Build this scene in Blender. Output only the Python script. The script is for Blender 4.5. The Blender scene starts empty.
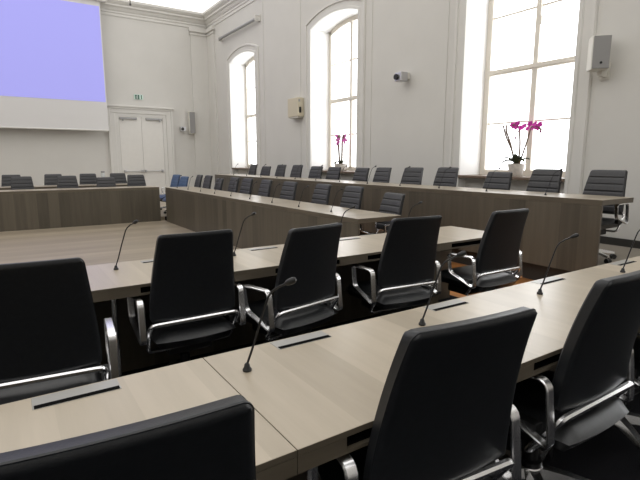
import bpy, bmesh, math, random
from mathutils import Vector, Matrix
random.seed(7)
SC = bpy.context.scene
COL = SC.collection
PI = math.pi
R = math.radians
EYE = 1.485          # camera height above the inner floor
ROW = 0.10           # floor level of the lower desk rows
RAISED = 0.355       # floor level of the tier under the windows
CEIL = 6.69
WX, BY, LX, FY = 6.80, 17.80, -7.0, -4.0    # window wall, back wall, left wall, front wall

# ------------------------------------------------------------------ materials
def new_mat(name):
    m = bpy.data.materials.new(name); m.use_nodes = True
    nt = m.node_tree
    return m, nt, nt.nodes['Principled BSDF']

def plain(name, col, rough=0.5, metal=0.0, noise=0.0, nscale=8.0, bump=0.0, bscale=200.0, spec=0.5):
    m, nt, b = new_mat(name)
    b.inputs['Base Color'].default_value = (*col, 1)
    b.inputs['Roughness'].default_value = rough
    b.inputs['Metallic'].default_value = metal
    b.inputs['Specular IOR Level'].default_value = spec
    tc = nt.nodes.new('ShaderNodeTexCoord')
    if noise:
        n = nt.nodes.new('ShaderNodeTexNoise'); n.inputs['Scale'].default_value = nscale
        n.inputs['Detail'].default_value = 4
        r = nt.nodes.new('ShaderNodeValToRGB')
        r.color_ramp.elements[0].position = 0.3; r.color_ramp.elements[1].position = 0.7
        r.color_ramp.elements[0].color = (*[c*(1-noise) for c in col], 1)
        r.color_ramp.elements[1].color = (*[min(1, c*(1+noise)) for c in col], 1)
        nt.links.new(tc.outputs['Object'], n.inputs['Vector'])
        nt.links.new(n.outputs['Fac'], r.inputs['Fac'])
        nt.links.new(r.outputs['Color'], b.inputs['Base Color'])
    if bump:
        n2 = nt.nodes.new('ShaderNodeTexNoise'); n2.inputs['Scale'].default_value = bscale
        bp = nt.nodes.new('ShaderNodeBump'); bp.inputs['Strength'].default_value = bump
        bp.inputs['Distance'].default_value = 0.002
        nt.links.new(tc.outputs['Object'], n2.inputs['Vector'])
        nt.links.new(n2.outputs['Fac'], bp.inputs['Height'])
        nt.links.new(bp.outputs['Normal'], b.inputs['Normal'])
    return m

def emit(name, col, strength):
    m, nt, b = new_mat(name)
    b.inputs['Base Color'].default_value = (*[min(c*.4, .4) for c in col], 1)
    b.inputs['Emission Color'].default_value = (*col, 1)
    b.inputs['Emission Strength'].default_value = strength
    b.inputs['Roughness'].default_value = 0.8
    return m

def wood(name, c0, c1, scale, plank_axis, plank_w, rough=0.38, band=0.5, spec=0.5, seam=False):
    """Laminate: long grain from stretched noise, tone changing from plank to plank."""
    m, nt, b = new_mat(name)
    L = nt.links
    tc = nt.nodes.new('ShaderNodeTexCoord')
    mp = nt.nodes.new('ShaderNodeMapping'); mp.inputs['Scale'].default_value = scale
    L.new(tc.outputs['Object'], mp.inputs['Vector'])
    n = nt.nodes.new('ShaderNodeTexNoise'); n.inputs['Scale'].default_value = 1.0
    n.inputs['Detail'].default_value = 6; n.inputs['Roughness'].default_value = 0.62
    n.inputs['Distortion'].default_value = 0.25
    L.new(mp.outputs['Vector'], n.inputs['Vector'])
    sep = nt.nodes.new('ShaderNodeSeparateXYZ'); L.new(tc.outputs['Object'], sep.inputs['Vector'])
    axes = {'x': ['X'], 'y': ['Y'], 'xy': ['X', 'Y']}[plank_axis]
    val = sep.outputs[axes[0]]
    if len(axes) == 2:
        ad = nt.nodes.new('ShaderNodeMath'); ad.operation = 'ADD'
        L.new(sep.outputs['X'], ad.inputs[0]); L.new(sep.outputs['Y'], ad.inputs[1]); val = ad.outputs[0]
    dv = nt.nodes.new('ShaderNodeMath'); dv.operation = 'DIVIDE'; dv.inputs[1].default_value = plank_w
    L.new(val, dv.inputs[0])
    fl = nt.nodes.new('ShaderNodeMath'); fl.operation = 'FLOOR'; L.new(dv.outputs[0], fl.inputs[0])
    wn = nt.nodes.new('ShaderNodeTexWhiteNoise'); wn.noise_dimensions = '1D'; L.new(fl.outputs[0], wn.inputs['W'])
    mx = nt.nodes.new('ShaderNodeMix'); mx.data_type = 'FLOAT'; mx.inputs[0].default_value = band
    L.new(n.outputs['Fac'], mx.inputs[2]); L.new(wn.outputs['Value'], mx.inputs[3])
    r = nt.nodes.new('ShaderNodeValToRGB')
    r.color_ramp.elements[0].position = 0.22; r.color_ramp.elements[1].position = 0.78
    r.color_ramp.elements[0].color = (*c0, 1); r.color_ramp.elements[1].color = (*c1, 1)
    L.new(mx.outputs[0], r.inputs['Fac'])
    L.new(r.outputs['Color'], b.inputs['Base Color'])
    b.inputs['Roughness'].default_value = rough
    b.inputs['Specular IOR Level'].default_value = spec
    return m

def glass_mat(name):
    m = bpy.data.materials.new(name); m.use_nodes = True
    nt = m.node_tree; nt.nodes.clear()
    o = nt.nodes.new('ShaderNodeOutputMaterial'); t = nt.nodes.new('ShaderNodeBsdfTransparent')
    g = nt.nodes.new('ShaderNodeBsdfGlossy'); g.inputs['Roughness'].default_value = 0.02
    f = nt.nodes.new('ShaderNodeFresnel'); f.inputs['IOR'].default_value = 1.45
    x = nt.nodes.new('ShaderNodeMixShader')
    nt.links.new(f.outputs[0], x.inputs[0]); nt.links.new(t.outputs[0], x.inputs[1])
    nt.links.new(g.outputs[0], x.inputs[2]); nt.links.new(x.outputs[0], o.inputs['Surface'])
    return m

M = dict(
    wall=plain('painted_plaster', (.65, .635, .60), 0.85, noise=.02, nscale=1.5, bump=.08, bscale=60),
    reveal=plain('daylit_reveal_tone', (.86, .855, .84), 0.7),  # whiter than the wall: daylight glare painted into the reveals
    moulding=plain('white_moulding_paint', (.68, .665, .63), 0.6, noise=.01),
    frame=plain('cream_window_paint', (.74, .69, .61), 0.5, noise=.02),
    door=plain('door_paint', (.74, .72, .68), 0.5, noise=.015),
    top_y=wood('laminate_top_across', (.315, .265, .195), (.445, .38, .29), (14, 1.1, 14), 'x', .19, .30, .34, .7),
    top_x=wood('laminate_top_along', (.28, .238, .178), (.40, .345, .268), (1.1, 14, 14), 'y', .19, .30, .34, .7),
    panel=wood('laminate_front_shaded', (.062, .053, .039), (.128, .108, .080), (16, 16, 1.0), 'xy', .21, .45, .36),  # desk-top wood darkened in colour for the shade on upright fronts
    edge=wood('laminate_edge_shaded', (.085, .070, .050), (.135, .112, .08), (2, 2, 40), 'xy', .4, .45, .3),  # same wood as the top, shade of the edges mixed into its colour
    floor=wood('pale_plank_floor', (.25, .205, .15), (.38, .32, .24), (.7, 9, 9), 'y', .19, .36, .4),
    parquet=wood('orange_parquet', (.30, .12, .035), (.46, .20, .06), (9, .8, 9), 'x', .12, .35, .4),
    carpet=plain('black_carpet', (.010, .010, .012), 0.95, noise=.4, nscale=150, bump=.4, bscale=400, spec=.1),
    tier=plain('grey_tier_carpet', (.24, .215, .18), 0.9, noise=.12, nscale=90, spec=.2),
    skirting=plain('dark_skirting', (.035, .033, .030), 0.5),
    leather=plain('black_leather', (.0105, .0118, .0142), 0.42, spec=.5, noise=.2, nscale=60, bump=.12, bscale=350),
    seat_leather=plain('black_seat_leather', (.017, .0182, .020), 0.36, spec=.55, noise=.2, nscale=60, bump=.12, bscale=350),
    ribbed=plain('charcoal_upholstery', (.044, .044, .047), 0.55, noise=.15, nscale=60, bump=.1, bscale=350),
    blue=plain('screen_glow_upholstery', (.065, .115, .22), 0.5, noise=.15, nscale=40),  # reflected screen glow on the chair, put into the colour
    bluedark=plain('screen_glow_leather', (.03, .06, .14), 0.4),  # leather tinted with the same painted screen glow
    chrome=plain('polished_aluminium', (.93, .93, .94), 0.27, 1.0),
    steel=plain('brushed_steel', (.55, .55, .56), 0.35, 1.0),
    flap=plain('grey_flap_metal', (.36, .355, .34), 0.38, 0.5),
    black=plain('black_plastic', (.010, .010, .010), 0.45),
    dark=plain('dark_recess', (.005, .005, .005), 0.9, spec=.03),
    stem=plain('gooseneck_black', (.018, .018, .019), 0.32, 0.4),
    screen=plain('screen_fabric', (.70, .69, .68), 0.9),
    image=emit('projected_light', (.42, .41, .93), .62),
    ceiling=emit('ceiling_fill_glow', (1.0, .988, .965), 1.12),  # whole ceiling made to glow, added to light the room evenly
    spk_grey=plain('speaker_grille', (.30, .295, .29), 0.7, bump=.3, bscale=500),
    spk_white=plain('speaker_shell', (.68, .66, .60), 0.5),
    cream=plain('cream_plastic', (.62, .56, .43), 0.5),
    rail=plain('grey_blind_casing', (.36, .36, .36), 0.4, .3),
    sill=plain('brown_stone_sill', (.16, .115, .085), 0.35, noise=.2, nscale=30),
    sign=plain('sign_pale_green', (.62, .78, .70), 0.4),
    signgreen=plain('sign_dark_green', (.02, .09, .06), 0.4),
    signwhite=plain('sign_white', (.85, .87, .85), 0.4),
    magenta=plain('orchid_petal', (.62, .035, .40), 0.5, noise=.25, nscale=60),
    pink=plain('orchid_petal_pale', (.70, .14, .50), 0.5, noise=.25, nscale=60),
    bud=plain('orchid_bud', (.28, .07, .17), 0.5),
    leaf=plain('orchid_leaf', (.075, .085, .045), 0.4, noise=.3, nscale=20),
    stalk=plain('orchid_stalk', (.17, .12, .085), 0.6),
    pot=plain('pale_pot', (.60, .57, .53), 0.4, noise=.15, nscale=25),
    soil=plain('bark_soil', (.09, .06, .04), 0.9, noise=.5, nscale=80),
    bottle=plain('clear_bottle_body', (.62, .64, .64), 0.1),
    glass=glass_mat('window_glass'),
)

# ------------------------------------------------------------------ mesh helpers
def link(name, bm, mat, parent=None, smooth=False, loc=None):
    me = bpy.data.meshes.new(name)
    bmesh.ops.recalc_face_normals(bm, faces=bm.faces[:])
    bm.to_mesh(me); bm.free()
    mats = mat if isinstance(mat, (list, tuple)) else [mat]
    for m in mats: me.materials.append(M[m])
    if smooth:
        for p in me.polygons: p.use_smooth = True
        try: me.set_sharp_from_angle(angle=R(38))
        except Exception: pass
    o = bpy.data.objects.new(name, me); COL.objects.link(o)
    if parent: o.parent = parent
    if loc: o.location = loc
    return o

def shade_sides(o, top, edge):  # upright faces take the darker copy, standing in for shade
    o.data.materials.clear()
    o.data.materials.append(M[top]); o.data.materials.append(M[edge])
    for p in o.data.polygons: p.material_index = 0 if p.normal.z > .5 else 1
    return o

def tag(o, label, cat, group=None):
    o['label'] = label; o['category'] = cat
    if group: o['group'] = group
    return o

def empty(name, loc=(0, 0, 0), rz=0.0):
    o = bpy.data.objects.new(name, None); COL.objects.link(o)
    o.empty_display_size = .1
    o.location = loc; o.rotation_euler = (0, 0, rz)
    return o

def struct(o):
    o['kind'] = 'structure'; return o

def dup(root):
    r = root.copy(); COL.objects.link(r)
    for ch in list(root.children):
        c = ch.copy(); COL.objects.link(c); c.parent = r
        for g in list(ch.children):
            d = g.copy(); COL.objects.link(d); d.parent = c
    return r

def box(bm, x0, x1, y0, y1, z0, z1, bev=0.0, seg=2, mi=0):
    v = [bm.verts.new((x, y, z)) for z in (z0, z1) for x, y in ((x0, y0), (x1, y0), (x1, y1), (x0, y1))]
    fs = [bm.faces.new([v[i] for i in q]) for q in
          ((3, 2, 1, 0), (4, 5, 6, 7), (0, 1, 5, 4), (1, 2, 6, 5), (2, 3, 7, 6), (3, 0, 4, 7))]
    for f in fs: f.material_index = mi
    if bev:
        es = {e for f in fs for e in f.edges}
        bmesh.ops.bevel(bm, geom=list(es), offset=bev, segments=seg, affect='EDGES', profile=.5)
    return bm

def B(*a, **k):
    return box(bmesh.new(), *a, **k)

def tube(bm, pts, rad, n=8, caps=True):
    pts = [Vector(p) for p in pts]
    rads = rad if isinstance(rad, (list, tuple)) else [rad]*len(pts)
    rings = []; prev = None
    for i, p in enumerate(pts):
        t = (pts[min(i+1, len(pts)-1)] - pts[max(i-1, 0)]).normalized()
        a = Vector((0, 0, 1)) if prev is None else prev
        if abs(a.dot(t)) > .95: a = Vector((1, 0, 0))
        u = (a - t*a.dot(t)).normalized(); w = t.cross(u); prev = u
        rings.append([bm.verts.new(p + (u*math.cos(2*PI*k/n) + w*math.sin(2*PI*k/n))*rads[i]) for k in range(n)])
    for a, b in zip(rings, rings[1:]):
        for k in range(n): bm.faces.new((a[k], a[(k+1) % n], b[(k+1) % n], b[k]))
    if caps:
        bm.faces.new(rings[0][::-1]); bm.faces.new(rings[-1])
    return bm

def lathe(bm, prof, n=20, at=(0, 0, 0)):
    rings = []
    for r, z in prof:
        rings.append([bm.verts.new((at[0]+max(r, .0004)*math.cos(2*PI*k/n), at[1]+max(r, .0004)*math.sin(2*PI*k/n), at[2]+z)) for k in range(n)])
    for a, b in zip(rings, rings[1:]):
        for k in range(n): bm.faces.new((a[k], a[(k+1) % n], b[(k+1) % n], b[k]))
    bm.faces.new(rings[0][::-1]); bm.faces.new(rings[-1])
    return bm

def fillet(pts, r, closed=True, n=5):
    out = []; N = len(pts)
    for i in range(N):
        p = Vector(pts[i])
        if not closed and i in (0, N-1): out.append(p); continue
        a, b = Vector(pts[i-1]), Vector(pts[(i+1) % N])
        rr = min(r, (a-p).length*.45, (b-p).length*.45)
        p0 = p + (a-p).normalized()*rr; p1 = p + (b-p).normalized()*rr
        for k in range(n+1):
            t = k/n
            out.append(p0*(1-t)**2 + p*2*t*(1-t) + p1*t*t)
    return out

def band(bm, pts, axis, w, t, closed=True):
    """flat strip of width w (along axis) and thickness t swept along pts"""
    axis = Vector(axis); pts = [Vector(p) for p in pts]; N = len(pts); rings = []
    c = min(w, t)*.3
    for i, p in enumerate(pts):
        if closed: tg = pts[(i+1) % N]-pts[i-1]
        else: tg = pts[min(i+1, N-1)]-pts[max(i-1, 0)]
        nrm = tg.normalized().cross(axis).normalized()
        ww, tt = w/2, t/2
        prof = [(-ww+c, -tt), (ww-c, -tt), (ww, -tt+c), (ww, tt-c), (ww-c, tt), (-ww+c, tt), (-ww, tt-c), (-ww, -tt+c)]
        rings.append([bm.verts.new(p + axis*a + nrm*b) for a, b in prof])
    n = 8
    for i in range(N if closed else N-1):
        a, b = rings[i], rings[(i+1) % N]
        for k in range(n): bm.faces.new((a[k], a[(k+1) % n], b[(k+1) % n], b[k]))
    if not closed:
        bm.faces.new(rings[0][::-1]); bm.faces.new(rings[-1])
    return bm

def poly(bm, pts, mi=0):
    f = bm.faces.new([bm.verts.new(p) for p in pts]); f.material_index = mi; return f

# ------------------------------------------------------------------ room shell
SPRING = 3.22 + EYE; RISE = 0.17; SILL = -.262 + EYE; GX = 7.37; OUT = 7.55
HW = 0.97
WIN = [14.83, 9.71, 4.80, -0.15]

def arch_pts(cy, hw, spring, rise, n=14):
    rad = (hw*hw + rise*rise)/(2*rise); cz = spring + rise - rad
    a0 = math.asin(hw/rad)
    return [(cy + rad*math.sin(-a0 + 2*a0*k/n), cz + rad*math.cos(-a0 + 2*a0*k/n)) for k in range(n+1)]

# window wall: piers, arched heads, reveals and the thinner aprons under the sills
bm = bmesh.new()
edges = sorted([(c-HW, c+HW, c) for c in WIN])
ys = FY
for y0, y1, c in edges:
    poly(bm, [(WX, ys, 0), (WX, y0, 0), (WX, y0, CEIL), (WX, ys, CEIL)])
    ap = arch_pts(c, HW, SPRING, RISE)
    for (ya, za), (yb, zb) in zip(ap, ap[1:]):
        poly(bm, [(WX, ya, za), (WX, yb, zb), (WX, yb, CEIL), (WX, ya, CEIL)])
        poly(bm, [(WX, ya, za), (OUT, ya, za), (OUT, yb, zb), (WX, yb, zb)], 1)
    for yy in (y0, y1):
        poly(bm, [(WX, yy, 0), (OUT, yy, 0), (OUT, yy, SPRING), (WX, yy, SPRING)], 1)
    poly(bm, [(WX+.16, y0, 0), (WX+.16, y1, 0), (WX+.16, y1, SILL-.05), (WX+.16, y0, SILL-.05)])
    poly(bm, [(OUT, y0, 0), (OUT, y1, 0), (OUT, y1, SILL-.05), (OUT, y0, SILL-.05)])
    ys = y1
poly(bm, [(WX, ys, 0), (WX, BY, 0), (WX, BY, CEIL), (WX, ys, CEIL)])
bmesh.ops.remove_doubles(bm, verts=bm.verts[:], dist=.0005)
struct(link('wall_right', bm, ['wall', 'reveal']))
struct(link('wall_back', B(LX-.2, OUT, BY, BY+.3, -.1, CEIL), 'wall'))
struct(link('wall_left', B(LX-.2, LX, FY, BY, -.1, CEIL), 'wall'))
struct(link('wall_front', B(LX-.2, OUT, FY-.2, FY, -.1, CEIL), 'wall'))
struct(link('ceiling', B(LX-.2, OUT, FY-.2, BY+.3, CEIL, CEIL+.12), 'ceiling'))
# floors: pale planks in the well, black carpet under the near rows, parquet aisle, grey tier by the windows
struct(link('floor', B(LX-.2, OUT, FY-.2, BY+.3, -.12, 0), 'floor'))
struct(link('platform_near', B(LX, 3.78, FY, 3.26, 0, ROW), 'carpet'))
struct(link('platform_aisle', B(3.78, 5.10, 1.5, 9.0, 0, ROW), 'parquet'))
struct(link('platform_corner', B(3.78, 5.10, FY, 1.5, 0, ROW), 'carpet'))
struct(link('platform_back', B(3.78, 5.10, 9.0, BY, 0, ROW), 'floor'))
struct(link('platform_middle', B(3.30, 3.78, 4.16, 12.0, 0, ROW), 'carpet'))
struct(link('platform_far', B(LX, 3.78, 12.0, BY, 0, ROW), 'floor'))
struct(link('platform_window', B(5.10, WX+.16, FY, BY, 0, RAISED), ['tier']))

struct(link('trim_10', B(5.085, 5.101, FY, 16.4, ROW, RAISED-.004), 'skirting'))
# window casings: a moulded band swept round each opening
def casing(cy, n):
    path = [(cy-HW, RAISED)]
    ap = arch_pts(cy, HW, SPRING, RISE)
    path = [(cy-HW, RAISED, -1, 0)]
    rad = (HW*HW + RISE*RISE)/(2*RISE); cz = SPRING + RISE - rad
    for i, (y, z) in enumerate(ap):
        ny, nz = (y-cy)/rad, (z-cz)/rad
        if i in (0, len(ap)-1):
            s = -1 if i == 0 else 1
            mx, mz = ny + s, nz; d = 1 + ny*s
            path.append((y, z, mx/d, mz/d))
        else: path.append((y, z, ny, nz))
    path.append((cy+HW, RAISED, 1, 0))
    prof = [(0, .0), (0, .035), (.05, .035), (.065, .018), (.17, .018), (.18, .045), (.225, .045), (.24, .02), (.24, 0)]
    bm = bmesh.new(); rings = []
    for y, z, ny, nz in path:
        rings.append([bm.verts.new((WX-p, y+ny*o, z+nz*o)) for o, p in prof])
    for a, b in zip(rings, rings[1:]):
        for k in range(len(prof)-1): bm.faces.new((a[k], a[k+1], b[k+1], b[k]))
    return struct(link('trim_%d' % n, bm, 'moulding'))
for i, c in enumerate(WIN): casing(c, i+1)

# windows
def window(cy, n):
    root = struct(empty('window_%d' % n, (GX, cy, SILL)))
    X0, X1 = -.03, .05
    zs = SPRING - SILL
    bm = bmesh.new()                                     # outer frame with arched head
    fw = .10
    box(bm, X0, X1, -HW, -HW+fw, 0, zs); box(bm, X0, X1, HW-fw, HW, 0, zs); box(bm, X0, X1, -HW+fw, HW-fw, 0, .09)
    ao = arch_pts(0, HW, zs, RISE); ai = arch_pts(0, HW-fw, zs-fw*.9, RISE*.92)
    for (a, b, c, d) in zip(ao, ao[1:], ai[1:], ai):
        for x, flip in ((X0, 0), (X1, 1)):
            poly(bm, [(x, *a), (x, *b), (x, *c), (x, *d)])
        poly(bm, [(X0, *d), (X0, *c), (X1, *c), (X1, *d)])
    link('window_frame', bm, 'frame', root)
    zt = 1.495 + EYE - SILL
    apex = zs + RISE - .09
    link('mullion', box(box(bmesh.new(), X0-.012, X1, -.046, .046, .09, zt-.045), X0-.012, X1, -.040, .040, zt+.045, apex), 'frame', root)
    bm = B(X0-.02, X1, -HW+fw, HW-fw, zt-.045, zt+.045); box(bm, X0-.035, X0-.018, -HW+fw, HW-fw, zt-.02, zt+.03)
    link('transom', bm, 'frame', root)
    for zb in (.635 + EYE - SILL, 2.41 + EYE - SILL):
        for s in (-1, 1):
            a, b = sorted((s*.04, s*(HW-fw)))
            link('glazing_bar', B(-.004, .018, a, b, zb-.015, zb+.015), 'frame', root)
    bm = bmesh.new()
    g = [(.02, -HW+.03, .03), (.02, HW-.03, .03)] + [(.02, y, z) for y, z in reversed(arch_pts(0, HW-.03, zs-.03, RISE))]
    poly(bm, g); link('pane', bm, 'glass', root)
    link('window_handle', B(X0-.04, X0-.012, -.075, -.055, zt+.62, zt+.75, .006), 'frame', root)
    bm = B(WX-.06-GX, .0, -HW+.004, HW-.004, -.048, 0.0, .008)
    link('window_sill', bm, 'sill', root)
for i, c in enumerate(WIN): window(c, i+1)

# cornice ring
CT = 0
prof = [(0, 4.71), (.025, 4.71), (.025, 4.79), (.05, 4.81), (.05, 4.86), (.08, 4.89), (.12, 4.96), (.17, 5.0),
        (.17, 5.05), (.21, 5.08), (.26, 5.14), (.26, CEIL-EYE)]
bm = bmesh.new(); rings = []
for sx, sy, cx, cy in ((1, 1, LX, FY), (-1, 1, WX, FY), (-1, -1, WX, BY), (1, -1, LX, BY)):
    rings.append([bm.verts.new((cx+sx*d, cy+sy*d, z+EYE)) for d, z in prof])
for i in range(4):
    a, b = rings[i], rings[(i+1) % 4]
    for k in range(len(prof)-1): bm.faces.new((a[k], a[k+1], b[k+1], b[k]))
struct(link('trim_5', bm, 'moulding'))
# corner pilasters with a small capital
bm = bmesh.new()
box(bm, 6.14, WX, BY-.05, BY+.01, ROW, 4.71+EYE); box(bm, 6.10, WX, BY-.085, BY+.01, 4.46+EYE, 4.51+EYE); box(bm, 6.08, WX, BY-.11, BY+.01, 4.57+EYE, 4.71+EYE)
struct(link('trim_6', bm, 'moulding'))
bm = bmesh.new()
box(bm, WX-.05, WX+.01, 17.1, BY, RAISED, 4.71+EYE); box(bm, WX-.085, WX+.01, 17.05, BY, 4.46+EYE, 4.51+EYE); box(bm, WX-.11, WX+.01, 17.02, BY, 4.57+EYE, 4.71+EYE)
struct(link('trim_7', bm, 'moulding'))
# faint panel strips on the piers
for k, (yc) in enumerate((12.27, 7.25)):
    bm = bmesh.new()
    for y in (yc-1.05, yc+1.05): box(bm, WX-.012, WX+.01, y-.03, y+.03, RAISED, 4.71+EYE)
    struct(link('trim_%d' % (8+k), bm, 'wall'))
# skirting
struct(link('baseboard_right', box(box(box(box(box(bmesh.new(), WX-.02, WX+.01, FY, -1.15, RAISED, RAISED+.10),
       WX-.02, WX+.01, .85, 3.80, RAISED, RAISED+.10), WX-.02, WX+.01, 5.8, 8.71, RAISED, RAISED+.10),
       WX-.02, WX+.01, 10.71, 13.83, RAISED, RAISED+.10), WX-.02, WX+.01, 15.83, 17.1, RAISED, RAISED+.10), 'skirting'))
struct(link('baseboard_back', B(LX, 3.05, BY-.02, BY+.01, ROW, ROW+.1), 'skirting'))

# double door in the back wall
d = struct(empty('door_1', (4.25, BY, ROW)))
H = 2.87
bm = bmesh.new()
for s in (-1, 1):
    a, b = sorted((s*.86, s*1.06)); box(bm, a, b, -.06, .01, 0, H+.10, .01)
    a, b = sorted((s*1.03, s*1.10)); box(bm, a, b, -.09, .01, 0, H+.24, .01)
    a, b = sorted((s*.74, s*.87)); box(bm, a, b, -.03, .01, 0, H)
box(bm, -1.06, 1.06, -.06, .01, H+.10, H+.24, .01); box(bm, -1.14, 1.14, -.13, .01, H+.30, H+.36, .012); box(bm, -1.08, 1.08, -.09, .01, H+.24, H+.30, .008)
box(bm, -.87, .87, -.03, .01, H, H+.10)
link('door_casing', bm, 'moulding', d)
for s in (-1, 1):
    a, b = sorted((s*.004, s*.735))
    leaf = link('door_leaf', B(a, b, -.022, .0, .01, H-.005, .004), 'door', d)
    bm = bmesh.new(); xs = sorted((s*.06, s*.64))
    tube(bm, [(xs[0], -.09, 1.0), (xs[1], -.09, 1.0)], .016, 8)
    for x in xs: box(bm, x-.035, x+.035, -.10, -.021, .955, 1.045, .008)
    link('panic_bar', bm, 'steel', leaf)
    xs = sorted((s*.15, s*.72))
    bm = B(xs[0], xs[1], -.08, -.021, H-.10, H-.03, .008); box(bm, s*.62-.02, s*.62+.02, -.12, -.07, H-.16, H-.05)
    link('door_closer', bm, 'rail', leaf)

# ------------------------------------------------------------------ things on the walls
# emergency exit sign over the door
t = empty('exit_sign', (4.21, BY, 2.155+EYE))
link('sign_board', B(-.15, .15, -.03, -.001, -.085, .085, .004), 'sign', t)
bm = bmesh.new()                                          # two pairs of dark fields leaving a white running figure, then a door bar
for x, z, w, h in ((-.085, .035, .03, .032), (-.085, -.04, .03, .032), (-.01, .035, .032, .034), (-.01, -.04, .034, .034), (.095, 0, .014, .068)):
    box(bm, x-w, x+w, -.034, -.029, z-h, z+h)
link('pictogram', bm, 'signgreen', t)
bm = bmesh.new()
lathe(bm, [(.0, 0), (.012, .004), (.014, .014), (.008, .026), (0, .028)], 10, (-.045, -.034, .03))
for a, b in (((-.045, .03), (-.05, -.01)), ((-.05, -.01), (-.075, -.05)), ((-.05, -.01), (-.025, -.055)), ((-.047, .02), (-.015, .0)), ((-.047, .02), (-.08, .01))):
    tube(bm, [(a[0], -.034, a[1]), (b[0], -.034, b[1])], .007, 6)
link('running_figure', bm, 'signwhite', t)
tag(t, 'small green and white emergency exit sign above the double door', 'sign')

# projection screen
t = empty('projection_screen', (0, 17.42, EYE))
link('screen_sheet', B(-2.95, 3.11, 0, .012, .98, 4.98), 'screen', t)
link('projected_image', B(-2.92, 3.075, -.006, -.0005, 1.88, 4.83), 'image', t)
link('bottom_bar', B(-2.97, 3.125, -.03, .035, .945, .985, .01), 'moulding', t)
bm = B(-3.1, 3.3, -.10, .12, 4.98, CEIL-EYE-.01, .02)
link('screen_housing', bm, 'moulding', t)
tag(t, 'large white projection screen showing plain lavender light on the back wall', 'screen')

def rotz(bm, a):
    bmesh.ops.rotate(bm, verts=bm.verts[:], cent=(0, 0, 0), matrix=Matrix.Rotation(a, 3, 'Z')); return bm
# right loudspeaker (beside the nearest window)
t = empty('wall_speaker', (WX, 3.42, 1.36+EYE))
a = R(-47)
sh = rotz(B(-.11, .11, -.09, .11, -.21, .21, .012), a); 
link('speaker_shell', sh, 'spk_white', t, loc=(-.20, 0, 0))
g = link('speaker_grille', rotz(B(-.10, .10, -.104, -.088, -.20, .20, .004), a), 'spk_grey', t, loc=(-.20, 0, 0))
bm = bmesh.new(); lathe(bm, [(0, 0), (.016, 0), (.016, .006), (0, .006)], 14)
bmesh.ops.rotate(bm, verts=bm.verts[:], cent=(0, 0, 0), matrix=Matrix.Rotation(R(90), 3, 'X'))
bmesh.ops.translate(bm, verts=bm.verts[:], vec=(0.0, -.103, -.13))
link('badge', rotz(bm, a), 'stem', t, loc=(-.20, 0, 0))
link('wall_bracket', box(B(-.15, 0, -.03, .03, -.28, -.211), -.02, 0, -.06, .06, -.31, -.1), 'spk_white', t)
tag(t, 'grey fronted white loudspeaker on the wall right of the nearest window', 'speaker')
# cream box speaker between the two far windows
t = empty('wall_box', (WX, 11.30, 1.375+EYE))
link('box_shell', B(-.20, -.001, -.26, .26, -.24, .24, .012), 'cream', t)
link('side_slot', B(-.15, -.09, -.268, -.255, -.15, .0), 'black', t)
link('side_knob', B(-.17, -.12, -.266, -.255, .13, .19), 'rail', t)
link('mounting_foot', B(-.18, -.001, -.22, .22, -.275, -.235, .005), 'spk_white', t)
tag(t, 'cream coloured wall box between the two farthest windows', 'wall box')
# camera between windows 2 and 3
def wall_camera(loc, rz, label):
    t = empty('wall_camera', loc, rz)
    link('wall_mount', box(B(-.05, .05, -.05, -.001, -.05, .08, .006), -.02, .02, -.12, -.04, .02, .05), 'spk_white', t)
    bm = B(-.095, .095, -.27, -.09, -.10, .07, .015); link('camera_body', bm, 'steel', t)
    bm = bmesh.new(); lathe(bm, [(0, 0), (.05, 0), (.055, .03), (.05, .045), (0, .045)], 16)
    bmesh.ops.rotate(bm, verts=bm.verts[:], cent=(0, 0, 0), matrix=Matrix.Rotation(R(90), 3, 'X'))
    bmesh.ops.translate(bm, verts=bm.verts[:], vec=(-.03, -.262, -.02))
    link('lens', bm, 'black', t)
    tag(t, label, 'camera', 'cameras on the walls'); return t
wall_camera((WX, 7.16, 1.60+EYE), R(-90), 'small silver camera on the wall between middle and nearest window')
wall_camera((5.66, BY, 1.13+EYE), 0, 'small camera on the back wall beside the tall column speaker')
# column speaker on the back wall
t = empty('column_speaker', (6.02, BY-.05, 1.35+EYE))
link('speaker_shell', B(-.12, .12, -.17, -.02, -.40, .40, .015), 'spk_white', t)
link('speaker_grille', B(-.10, .10, -.182, -.168, -.38, .38, .004), 'spk_grey', t)
link('wall_bracket', B(-.04, .04, -.03, .03, -.2, .2), 'spk_white', t)
tag(t, 'tall narrow column loudspeaker on the back wall right of the door', 'speaker')
# blind casing above window 1
t = empty('blind_casing', (WX, 14.95, 4.11+EYE))
bm = bmesh.new(); tube(bm, [(-.12, -1.42, 0), (-.12, 1.42, 0)], .046, 12)
link('roller_casing', bm, 'rail', t, smooth=True)
for s in (-1, 1):
    link('bracket', box(B(-.17, 0, s*1.44-.02, s*1.44+.02, -.06, .10, .004), -.03, 0, s*1.44-.05, s*1.44+.05, -.06, .14), 'moulding', t)
tag(t, 'grey roller blind casing mounted high above the farthest window', 'blind')

# ------------------------------------------------------------------ desks
TOP = .735
def slab_x(x0, x1, y0, y1, z, t=.062, slots=(), side=-1):
    """desk top running along X; open pigeon slots in the edge on the chair side"""
    bm = bmesh.new(); yn, yf = (y0, y1)
    e = .0015
    box(bm, x0, x1, yn, yf, z-.019, z, .0015, 1)
    return bm

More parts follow.
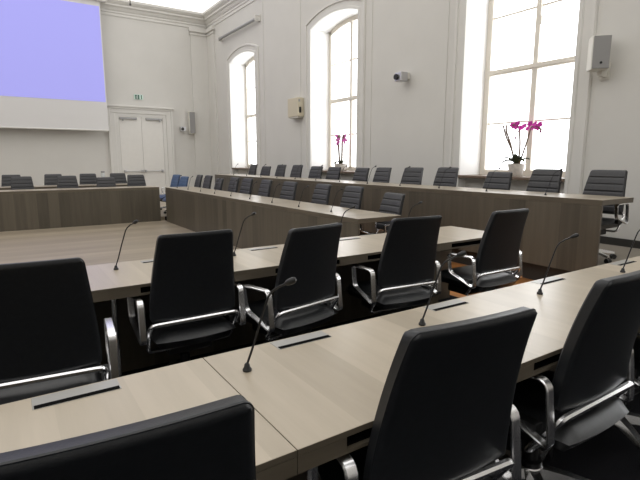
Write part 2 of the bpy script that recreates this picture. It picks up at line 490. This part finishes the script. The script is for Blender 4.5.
def long_desk(name, x0, x1, y0, y1, floor, label, slots, support, flaps, front_y):
    """near rows: chairs on the -Y side"""
    z = floor + TOP; t = .062
    root = empty(name, (x0, y0, floor))
    L, D = x1-x0, y1-y0
    shade_sides(link('tabletop', B(0, L, 0, D, TOP-.018, TOP, .0012, 1), 'top_y', root), 'top_y', 'edge')
    bm = B(0, L, 0, D, TOP-t, TOP-t+.010); s0 = 0
    cuts = [(a-x0, b-x0) for a, b in slots]
    p = 0
    for a, b in cuts + [(L, L)]:
        if a > p: box(bm, p, a, 0, .30, TOP-t+.010, TOP-.018)
        p = b
    box(bm, 0, L, .30, D, TOP-t+.010, TOP-.018)
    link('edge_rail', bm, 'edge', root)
    for a, b in cuts:
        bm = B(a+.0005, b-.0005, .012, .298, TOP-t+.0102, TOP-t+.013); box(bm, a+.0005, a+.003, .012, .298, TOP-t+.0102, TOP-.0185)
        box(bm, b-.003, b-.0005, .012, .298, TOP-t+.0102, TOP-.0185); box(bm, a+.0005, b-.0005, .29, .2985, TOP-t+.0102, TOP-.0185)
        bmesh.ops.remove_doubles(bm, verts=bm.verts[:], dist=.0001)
        link('slot_shade', bm, 'dark', root)  # near-black sheets paint the shade inside the open slots
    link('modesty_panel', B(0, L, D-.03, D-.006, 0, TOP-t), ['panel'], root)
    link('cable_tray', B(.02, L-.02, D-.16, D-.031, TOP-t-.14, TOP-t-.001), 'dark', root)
    for x in support:
        link('support_panel', B(x-x0, x-x0+.09, .09, D-.031, 0, TOP-t-.001), 'edge', root)
    for x in flaps:
        f = link('cable_flap', B(x-x0, x-x0+.222, 1.388-1.388+.533, .533+.074, TOP-.002, TOP+.0015, .0008, 1), 'flap', root)
        link('flap_slot', B(x-x0+.004, x-x0+.218, .5335, .5535, TOP+.0010, TOP+.0024), 'dark', f)
    tag(root, label, 'desk', 'long conference desks')
    return root

Y2 = .855
d1 = long_desk('conference_desk', -2.6, .503, Y2, Y2+.615, ROW, 'pale wood desk section at the bottom left, nearest to the viewer',
          [(-1.76, -1.26), (-.96, -.46), (-.16, .34)], [-1.4], [-1.55, -.77, .011], 0)
d2 = long_desk('conference_desk', .505, 4.9, Y2, Y2+.615, ROW, 'pale wood front desk running from bottom centre to the right edge',
          [(.645, 1.145), (1.42, 1.92), (2.24, 2.74), (3.04, 3.54)], [3.9], [.75, 1.52, 2.33, 3.16], 0)
for rt, x, y in ((d2, .572-.505, .045),):
    link('leg', tube(bmesh.new(), [(x, y, 0), (x, y, TOP-.063)], .016, 12), 'chrome', rt, smooth=True)
Y1 = 2.575
d3 = long_desk('conference_desk', -2.4, 3.70, Y1, Y1+.65, ROW, 'pale wood desk row behind the foreground chairs, second from the viewer',
          [(-1.0, -.5), (-.24, .26), (.56, 1.06), (1.37, 1.87), (2.11, 2.61), (2.98, 3.48)], [2.86], [-.06, .70, 1.46, 2.25, 3.05], 0)
link('leg', tube(bmesh.new(), [(2.86, .22, 0), (2.86, .22, TOP-.063)], .016, 12), 'chrome', d3, smooth=True)

def desk_along_y(x0, y0, y1, floor, low, label, sup):
    """rows along the windows, chairs on the +X side, tall wooden front on the -X side"""
    root = empty('conference_desk', (x0, y0, floor)); D = .655; L = y1-y0; t = .055
    shade_sides(link('tabletop', B(.002, D, 0, L, TOP-t, TOP, .0015, 1), 'top_x', root), 'top_x', 'edge')
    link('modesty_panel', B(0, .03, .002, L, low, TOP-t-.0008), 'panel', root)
    for y in sup:
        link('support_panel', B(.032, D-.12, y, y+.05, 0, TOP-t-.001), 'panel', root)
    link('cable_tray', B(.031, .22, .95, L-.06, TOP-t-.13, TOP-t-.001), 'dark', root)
    tag(root, label, 'desk', 'long conference desks')
    return root
desk_along_y(3.275, 4.18, 11.75, ROW, -ROW+.001, 'long desk with tall wooden front along the middle of the room', (.75, 2.5, 4.40, 6.68))
desk_along_y(4.97, 2.41, 12.85, RAISED, -.04, 'longest desk on the raised tier under the windows', (.77, 2.34, 5.46, 8.62, 10.2))

def desk_far(y0, x0, x1, floor, low, label, xe):
    root = empty('conference_desk', (x0, y0, floor)); D = .655; L = x1-x0; t = .055
    shade_sides(link('tabletop', B(0, L, .002, D, TOP-t, TOP, .0015, 1), 'top_y', root), 'top_y', 'edge')
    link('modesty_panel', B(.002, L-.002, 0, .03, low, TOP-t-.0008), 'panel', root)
    for x in (.3, 3.0, xe):
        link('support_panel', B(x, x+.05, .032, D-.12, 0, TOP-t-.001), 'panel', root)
    tag(root, label, 'desk', 'long conference desks')
    return root
desk_far(11.95, -3.2, 3.19, ROW, -ROW+.001, 'far desk with wide wooden front facing the viewer below the screen', 5.675)
desk_far(13.65, -3.2, 3.10, ROW, .002, 'rearmost desk half hidden behind the chairs below the screen', 5.54)

# ------------------------------------------------------------------ office chair
def grid_back(front_off, ribs, W0, W1, H, T, nx=14, nz=60, r=.024):
    """padded backrest: rounded trapezoid, front with stitched channels; faces slot 0 back/sides, slot 1 front"""
    bm = bmesh.new()
    def place(a, b, depth):
        # a,b in -1..1
        x = a*W0; z = (b+1)/2*H
        dx = max(0, abs(x)-(W0-r))/r; dz_t = max(0, z-(H-r))/r; dz_b = max(0, r-z)/r; dz = max(dz_t, dz_b)
        if dx > 0 and dz > 0:
            nxv = dx*math.sqrt(1-dz*dz/2); nzv = dz*math.sqrt(1-dx*dx/2)
            x = math.copysign(W0-r+nxv*r, x)
            z = (H-r+nzv*r) if dz_t > 0 else (r-nzv*r)
        x *= 1 + (W1/W0-1)*(max(0, z)/H)**1.25 - .03*max(0, 1-z/(.3*H))**2
        return x, z
    def recl(z):
        s = z/H
        return -.098*max(0, s)**2.0 - .004*math.sin(s*PI)
    def pt(a, b, side):
        x, z = place(a, b, 0)
        e = min(W0*(1-abs(a)), (H/2)*(1-abs(b)))           # distance to rim
        k = min(1, e/.02); rim = (1-math.sqrt(max(0, 1-(1-k)**2)))
        y = recl(z) + .018*(x/W0)**2
        if side < 0: y += -T/2 + .008*rim
        else:
            y += T/2 - .010*rim
            if ribs and k > .5:
                ph = (z/H)*ribs
                y += -.012*max(0, 1-abs((ph-round(ph)))*7)
        return Vector((x, y, z))
    def fracs(n):
        c = [-1, -.97, -.93] + [-.86 + 1.72*i/n for i in range(n+1)] + [.93, .97, 1]
        return c
    fx, fz = fracs(nx), fracs(nz)
    grids = []
    for side in (-1, 1):
        g = [[bm.verts.new(pt(a, b, side)) for a in fx] for b in fz]
        grids.append(g)
        for i in range(len(fz)-1):
            for j in range(len(fx)-1):
                q = (g[i][j], g[i][j+1], g[i+1][j+1], g[i+1][j])
                f = bm.faces.new(q if side < 0 else q[::-1]); f.material_index = 0 if side < 0 else 1
    def rim(g):
        n, m = len(fz), len(fx)
        return [g[0][j] for j in range(m)] + [g[i][m-1] for i in range(1, n)] + [g[n-1][j] for j in range(m-2, -1, -1)] + [g[i][0] for i in range(n-2, 0, -1)]
    a, b = rim(grids[0]), rim(grids[1]); N = len(a)
    for k in range(N):
        bm.faces.new((a[k], a[(k+1) % N], b[(k+1) % N], b[k]))
    rimpts = [v.co.copy() for v in a]
    return bm, rimpts

BW0, BW1, BH, BT = .243, .197, .481, .052
def make_chair(back='leather', front='ribbed', seatm='seat_leather'):
    root = empty('conference_chair')
    bm, rim = grid_back(0, 6, BW0, BW1, BH, BT)
    bk = link('backrest', bm, [back, front], root, smooth=True, loc=(0, -.225, .531))
    bm = bmesh.new()
    pts = [p + Vector((0, .004, 0)) for p in rim][::1]
    tube(bm, pts + [pts[0]], .0032, 5, caps=False)
    link('piping', bm, back, bk, smooth=True)
    # seat cushion with waterfall front
    bm = bmesh.new(); nx, ny = 12, 14; T = []
    for zz in (1, -1):
        g = []
        for j in range(ny+1):
            v = -1+2*j/ny; row = []
            for i in range(nx+1):
                u = -1+2*i/nx
                su, sv = u*math.sqrt(1-v*v*.10), v*math.sqrt(1-u*u*.10)
                e = max(abs(u), abs(v))
                zt = .054*(1-e**5)**.6 if zz > 0 else -.068*(1-e**6)**.6
                z = .424 + zt - .035*max(0, v-.55)**2/.2 + .006*abs(u)**2
                row.append(bm.verts.new((su*.238, .0+sv*.282, z)))
            g.append(row)
        T.append(g)
        for j in range(ny):
            for i in range(nx): bm.faces.new((g[j][i], g[j][i+1], g[j+1][i+1], g[j+1][i]))
    bmesh.ops.remove_doubles(bm, verts=bm.verts[:], dist=.0008)
    link('seat', bm, seatm, root, smooth=True)
    # chrome frame: loop under the back
    yb = -.250
    pts = fillet([(-.247, yb, .524), (.247, yb, .524), (.240, yb+.13, .335), (-.240, yb+.13, .335)], .035)
    bm = bmesh.new(); band(bm, pts, (0, 1, .0), .026, .023); link('back_frame', bm, 'chrome', root, smooth=True)
    # arm loops
    for s in (-1, 1):
        x = s*.283
        pts = fillet([(x, -.212, .655), (x, .035, .650), (x, .010, .500), (x, -.238, .418)], .035)
        bm = bmesh.new(); band(bm, pts, (1, 0, 0), .036, .013)
        link('armrest', bm, 'chrome', root, smooth=True)
    bm = B(-.13, .13, -.13, .17, .290, .352, .012)
    for s in (-1, 1):
        a, b = sorted((s*.225, s*.268)); box(bm, a, b, -.17, -.08, .425, .470, .004)
    link('mechanism', bm, 'black', root)
    bm = bmesh.new(); lathe(bm, [(.046, .075), (.046, .15), (.03, .155), (.03, .24), (.02, .245), (.02, .30)], 20)
    link('gas_column', bm, 'stem', root, smooth=True)
    bm = bmesh.new()
    for k in range(5):
        a = 2*PI*k/5 + .31; c, s_ = math.cos(a), math.sin(a)
        prev = None; rings = []
        for t_, w, zt, h in ((.03, .030, .125, .045), (.15, .024, .112, .034), (.30, .017, .086, .022)):
            ring = []
            for (u, q) in ((-1, 0), (1, 0), (.7, 1), (-.7, 1)):
                ring.append(bm.verts.new((c*t_ - s_*w*u, s_*t_ + c*w*u, zt-h+h*q)))
            rings.append(ring)
        for r0, r1 in zip(rings, rings[1:]):
            for q in range(4): bm.faces.new((r0[q], r0[(q+1) % 4], r1[(q+1) % 4], r1[q]))
        bm.faces.new(rings[0][::-1]); bm.faces.new(rings[-1])
    lathe(bm, [(.052, .075), (.052, .12), (.047, .128), (.04, .13)], 20)
    link('star_base', bm, 'chrome', root, smooth=True)
    for k in range(5):
        a = 2*PI*k/5 + .31; c, s_ = math.cos(a)*.295, math.sin(a)*.295
        bm = bmesh.new()
        for off in (-.014, .014):
            ax = Vector((-math.sin(a), math.cos(a), 0))*1
            tube(bm, [Vector((c, s_, .029))+ax*(off-.010), Vector((c, s_, .029))+ax*(off+.010)], .029, 14)
        tube(bm, [(c, s_, .03), (c, s_, .068)], .008, 8)
        link('caster', bm, 'black', root, smooth=True)
    return root

TOPY = -.345          # local y of the top edge of the backrest
proto = {'k': make_chair()}
used = set()
UPPER = ('backrest', 'seat', 'back_frame', 'armrest', 'mechanism')
def chair(kind, x, y, rot, floor, label, group, lift=0.0):
    """x, y: where the middle of the back's top edge stands"""
    p = proto[kind]
    o = p if kind not in used else dup(p)
    used.add(kind)
    a = R(rot)
    o.location = (x + math.sin(a)*TOPY, y - math.cos(a)*TOPY, floor)
    o.rotation_euler = (0, 0, a)
    if lift:
        for c in o.children:
            if c.name.split('.')[0] in UPPER: c.location.z += lift
    tag(o, label, 'chair', group); return o

G1 = 'chairs at the nearest desk'
near = [(.100, .640, -5, 'black leather chair cut off at the bottom left corner, only its top showing'),
        (.910, .672, -6, 'large black leather chair at bottom centre, closest whole backrest'),
        (1.745, .690, 0, 'black leather chair at the bottom right with chrome armrest'),
        (2.50, .71, 0, 'black chair at the nearest desk cut off by the right edge, only its side showing')]
for x, y, r, l in near: chair('k', x, y, r, ROW, l, G1)
G2 = 'chairs at the second desk'
second = [(.035, 2.01, -6, 'leftmost black chair of the second row, cut by the left edge of the photo'),
          (.825, 2.385, 0, 'black chair seen straight from behind, second from the left in its row'),
          (1.495, 2.245, 11, 'black chair turned slightly left in the middle of the second row'),
          (2.275, 2.235, -6, 'black chair in the second row, fourth from the left'),
          (3.20, 2.17, -1, 'black chair at the right end of the second row near the orange floor')]
for x, y, r, l in second: chair('k', x, y, r, ROW, l, G2)
ORD = ['first', 'second', 'third', 'fourth', 'fifth', 'sixth', 'seventh', 'eighth', 'ninth', 'tenth', 'eleventh', 'twelfth', 'thirteenth']
G3 = 'chairs at the middle desk'
mid = [(4.60, -.05), (5.45, 0), (6.24, 0), (7.28, 0), (8.17, 0), (9.01, 0), (9.66, 0), (10.52, -.05), (11.24, 0), (11.87, .0)]
for i, (y, lf) in enumerate(mid):
    l = 'charcoal ribbed chair at the near end of the middle desk, lowered' if i == 0 else 'charcoal ribbed chair behind the middle desk, %s from its near end' % ORD[i]
    chair('k', 4.24, y, 90 + (-7 if i == 0 else random.uniform(-4, 4)), ROW, l, G3, lf)
G4 = 'chairs under the windows'
win = [(2.82, 0), (3.57, 0), (4.28, -.05), (5.23, 0), (5.99, -.01), (6.76, -.02), (7.39, -.035), (8.33, -.03), (9.02, -.02), (9.85, 0), (10.63, 0), (11.47, -.05), (12.22, 0)]
for i, (y, lf) in enumerate(win):
    l = 'charcoal ribbed chair at the right end of the window desk' if i == 0 else 'charcoal ribbed chair in the row under the windows, %s from its right end' % ORD[i]
    chair('k', 5.93, y, 90 + random.uniform(-4, 4), RAISED, l, G4, lf)
G5 = 'chairs at the far desk'
for x, lf, l in ((.37, 0, 'charcoal chair at the far desk, leftmost in view'), (1.29, 0, 'charcoal chair at the far desk, second from the left'),
                 (2.14, -.05, 'low charcoal chair at the far desk, third from the left'), (2.86, 0, 'charcoal chair at the far desk in front of the white door')):
    chair('k', x, 12.92, 180, ROW, l, G5, lf)
G6 = 'chairs at the rearmost desk'
for x, l in ((.20, 'charcoal chair at the rearmost desk, leftmost and mostly hidden'), (1.14, 'charcoal chair at the rearmost desk, second from the left'),
             (1.98, 'charcoal chair at the rearmost desk, third from the left'), (2.75, 'charcoal chair at the rearmost desk just left of the white door')):
    chair('k', x, 14.62, 180, ROW, l, G6)
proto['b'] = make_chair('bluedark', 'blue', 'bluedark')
G7 = 'chairs with painted blue glow past the middle desk'
chair('b', 4.10, 13.36, 98, ROW, 'chair with blue screen glow in its colour at the far end beyond the middle desk, leftmost one beside the door', G7, -.03)
chair('b', 4.10, 12.66, 98, ROW, 'chair with blue screen glow in its colour at the far end of the middle desk, right of the other blue one', G7, -.03)

# ------------------------------------------------------------------ microphones
def make_mic():
    root = empty('gooseneck_microphone')
    bm = bmesh.new(); lathe(bm, [(.014, 0), (.0145, .006), (.010, .012), (.008, .022), (.004, .026)], 14)
    link('mic_base', bm, 'black', root, smooth=True)
    pts = [(0, 0, .02), (.016, -.007, .07), (.036, -.017, .145), (.056, -.027, .215), (.063, -.031, .237), (.072, -.040, .255), (.085, -.056, .270), (.101, -.076, .283)]
    bm = bmesh.new(); tube(bm, pts, .0037, 7); link('gooseneck', bm, 'stem', root, smooth=True)
    bm = bmesh.new(); d = (Vector(pts[-1])-Vector(pts[-2])).normalized(); p = Vector(pts[-1])
    tube(bm, [p-d*.004, p+d*.002, p+d*.012, p+d*.026, p+d*.034], [.004, .0085, .0105, .0105, .006], 12)
    link('mic_head', bm, 'black', root, smooth=True)
    return root
micp = make_mic(); mused = [False]
def mic(x, y, z, rot, label, group, tilt=None):
    o = dup(micp) if mused[0] else micp
    mused[0] = True
    o.location = (x, y, z); o.rotation_euler = (0, 0, R(rot)); tag(o, label, 'microphone', group); return o
ZT = ROW + TOP
LEAN = -20
for x, l in ((.585, 'black gooseneck microphone on the nearest desk, leftmost in view'), (1.348, 'black gooseneck microphone on the nearest desk above the large bottom centre chair'),
             (2.155, 'black gooseneck microphone on the nearest desk between the right hand chairs'), (2.989, 'black gooseneck microphone on the nearest desk at the right edge of the photo')):
    mic(x, 1.297, ZT, 0, l, 'microphones on the nearest desk')
for x, l in ((.522, 'gooseneck microphone on the second desk, leftmost, before the far desk'), (1.284, 'gooseneck microphone on the second desk, right of the straight seen chair'),
             (2.13, 'gooseneck microphone rising behind the turned chair of the second row'), (2.85, 'gooseneck microphone rising behind the fourth chair of the second row')):
    mic(x, 3.01, ZT, 0, l, 'microphones on the second desk')
for i in range(9):
    mic(3.445, 4.95 + i*.80, ZT, LEAN, 'small gooseneck microphone on the middle desk, %s from its near end' % ORD[i], 'microphones on the middle desk')
for i in range(12):
    mic(5.14, 3.12 + i*.80, RAISED+TOP, LEAN, 'small gooseneck microphone on the window desk, %s from its right end' % ORD[i], 'microphones on the window desk')

# ------------------------------------------------------------------ orchids on the sills
def petal_flower(bm, c, size, nrm, rng):
    n = Vector(nrm).normalized(); u = n.cross(Vector((0, 0, 1)))
    u = u.normalized() if u.length > .1 else Vector((1, 0, 0)); w = n.cross(u)
    c = Vector(c)
    for k in range(5):
        a = 2*PI*k/5 + rng.uniform(-.2, .2); d = u*math.sin(a) + w*math.cos(a); s = n.cross(d)
        L = size*(1.0 if k % 2 else .85)
        ring = []
        for t_, wd, up in ((.05, .10, .02), (.35, .40, .10), (.7, .42, .12), (1.0, .12, .02)):
            ring.append((c + d*L*t_ + s*size*wd + n*size*up, c + d*L*t_ - s*size*wd + n*size*up, c + d*L*t_ + n*size*(up-.06)))
        for r0, r1 in zip(ring, ring[1:]):
            va = [bm.verts.new(p) for p in (r0[0], r0[2], r1[2], r1[0])]; bm.faces.new(va)
            vb = [bm.verts.new(p) for p in (r0[2], r0[1], r1[1], r1[2])]; bm.faces.new(vb)
    lathe(bm, [(0, -.1*size), (.16*size, 0), (.12*size, .2*size), (0, .3*size)], 8, tuple(c + n*size*.08))

def leafmesh(d, L, w, droop, z0):
    bm = bmesh.new(); d = Vector((*d, 0)).normalized(); s = Vector((-d.y, d.x, 0)); rows = []
    for k in range(7):
        t = k/6; wd = w*math.sin(PI*min(.97, .12+.86*t))**.7
        p = d*L*t + Vector((0, 0, z0 + .10*math.sin(t*PI*.6) - droop*t*t))
        rows.append([p - s*wd + Vector((0, 0, .012)), p - Vector((0, 0, .004)), p + s*wd + Vector((0, 0, .012))])
    for off in (0, -.005):
        for a, b in zip(rows, rows[1:]):
            for j in range(2):
                bm.faces.new([bm.verts.new(q + Vector((0, 0, off))) for q in (a[j], a[j+1], b[j+1], b[j])])
    return bm

def orchid(loc, label, potprof, stems, flowers, buds, mat, leaves, seed, sr=.0145):
    rng = random.Random(seed)
    root = empty('orchid', loc)
    bm = bmesh.new(); lathe(bm, potprof, 22); link('pot', bm, 'pot', root, smooth=True)
    zt = max(p[1] for p in potprof); rt = max(p[0] for p in potprof)
    bm = bmesh.new(); lathe(bm, [(rt*.80, zt-.012), (rt*.5, zt+.008), (0, zt+.014)], 16); link('soil', bm, 'soil', root, smooth=True)
    for d, L, w, dr in leaves: link('leaf', leafmesh(d, L, w, dr, zt), 'leaf', root, smooth=True)
    for s in stems: link('stem', tube(bmesh.new(), fillet(s, .2, closed=False), sr, 6), 'stalk', root, smooth=True)
    for p in flowers:
        bm = bmesh.new(); petal_flower(bm, p, .050, (-.8, rng.uniform(-.9, .2), rng.uniform(-.2, .3)), rng); link('flower', bm, mat, root)
    for p in buds:
        bm = bmesh.new(); lathe(bm, [(0, -.03), (.016, -.012), (.018, .008), (0, .03)], 8, p); link('bud', bm, 'bud', root, smooth=True)
    tag(root, label, 'plant', 'orchids on the window sills')
    return root
# +Y runs to the left in the picture; local z from the sill
orchid((7.12, 4.87, SILL), 'orchid with magenta flowers in a pale pot on the nearest window sill',
       [(.085, 0), (.10, .02), (.125, .12), (.135, .185), (.14, .20), (.128, .20)],
       [[(0, .02, .2), (0, .10, .42), (0, .24, .66), (0, .30, .84)], [(0, .04, .2), (0, .12, .50), (0, .235, .74), (0, .24, .84)],
        [(0, -.03, .2), (-.02, -.06, .50), (-.02, -.02, .78), (-.03, .04, .84), (-.03, .10, .83)], [(0, -.05, .2), (-.01, -.17, .55), (-.02, -.23, .78), (-.03, -.34, .80), (-.03, -.42, .72)]],
       [(-.03, .10, .83), (-.03, .04, .79), (-.04, .0, .85), (-.03, -.06, .78), (-.04, -.12, .80), (-.03, -.18, .76), (-.04, -.22, .83), (-.03, -.27, .77), (-.04, -.31, .82), (-.03, -.35, .76), (-.04, -.39, .81)],
       [(-.03, -.40, .70), (-.01, .05, .62), (-.02, .11, .79), (-.02, -.02, .72)],
       'magenta', [((-.2, 1), .27, .05, .10), ((-.4, -1), .20, .05, .06), ((-1, .3), .16, .045, .04), ((-.7, .8), .20, .05, .0), ((-.5, -.6), .2, .05, -.02), ((.4, .7), .2, .045, .0), ((.3, -.9), .2, .045, .02), ((-.9, -.3), .17, .05, -.06)], 3)
orchid((7.12, 9.80, SILL), 'orchid with two pink blossom sprays on the middle window sill',
       [(.11, 0), (.13, .02), (.16, .10), (.17, .17), (.16, .17)],
       [[(0, .07, .17), (0, .10, .5), (-.02, .12, .72), (-.03, .08, .86), (-.03, .0, .82)], [(0, -.02, .17), (-.01, -.05, .55), (-.02, -.06, .72), (-.03, -.16, .86)]],
       [(-.03, .16, .86), (-.03, .10, .82), (-.04, .13, .76), (-.03, .05, .78), (-.03, .08, .70), (-.04, .12, .66), (-.03, -.13, .82), (-.03, -.19, .76), (-.04, -.22, .84), (-.03, -.25, .74), (-.03, -.15, .74), (-.04, -.20, .68)],
       [(-.02, .10, .56), (-.02, -.08, .64)], 'pink',
       [((-.3, 1), .20, .05, .12), ((-.3, -1), .30, .055, .08), ((-1, .2), .2, .05, .1), ((-.6, -.7), .28, .05, .028), ((.5, .5), .2, .05, .05)], 5, .028)

# little dark fitting under the ceiling edge
t = empty('ceiling_fitting', (3.98, 17.15, CEIL))
link('rod', tube(bmesh.new(), [(0, 0, -.22), (0, 0, 0)], .014, 8), 'stem', t)
bm = bmesh.new(); lathe(bm, [(.0, -.27), (.03, -.26), (.035, -.22), (.015, -.20), (0, -.20)], 12); link('fitting_head', bm, 'black', t)
tag(t, 'tiny dark fitting hanging from the ceiling edge above the door', 'ceiling fitting')

# small bottle on the rearmost desk
t = empty('bottle', (2.27, 14.0, ROW+TOP))
bm = bmesh.new(); lathe(bm, [(.040, 0), (.045, .01), (.045, .26), (.042, .31)], 16); link('bottle_body', bm, 'bottle', t, smooth=True)
bm = bmesh.new(); lathe(bm, [(.046, .31), (.048, .32), (.048, .352), (.04, .358)], 16); link('bottle_cap', bm, 'flap', t, smooth=True)
tag(t, 'small clear bottle with a grey cap on the rearmost desk', 'bottle')

# ------------------------------------------------------------------ light
w = bpy.data.worlds.new('overcast_sky'); SC.world = w; w.use_nodes = True
bg = w.node_tree.nodes['Background']; bg.inputs['Color'].default_value = (.97, .985, 1.0, 1); bg.inputs['Strength'].default_value = 4.0
for i, c in enumerate(WIN):
    l = bpy.data.lights.new('window_portal', 'AREA'); l.shape = 'RECTANGLE'; l.size = 1.94; l.size_y = 3.75
    l.cycles.is_portal = True
    o = bpy.data.objects.new('window_portal', l); COL.objects.link(o)
    o.location = (OUT+.02, c, SILL + 1.87); o.rotation_euler = (0, R(90), 0)   # faces -X
    o.rotation_euler = (R(90), 0, R(90))

# ------------------------------------------------------------------ camera
cam = bpy.data.cameras.new('camera'); cam.sensor_width = 36; cam.lens = 477/640*36; cam.clip_start = .05
co = bpy.data.objects.new('camera', cam); COL.objects.link(co)
co.location = (0, 0, EYE); co.rotation_euler = (R(90-9.52), 0, R(-33.49))
SC.camera = co
SC.view_settings.view_transform = 'Standard'; SC.view_settings.look = 'None'
SC.view_settings.exposure = 0.12; SC.view_settings.gamma = 1.0; SC.view_settings.use_curve_mapping = False
try:
    SC.cycles.max_bounces = 8; SC.cycles.diffuse_bounces = 5; SC.cycles.transparent_max_bounces = 12
except Exception: pass
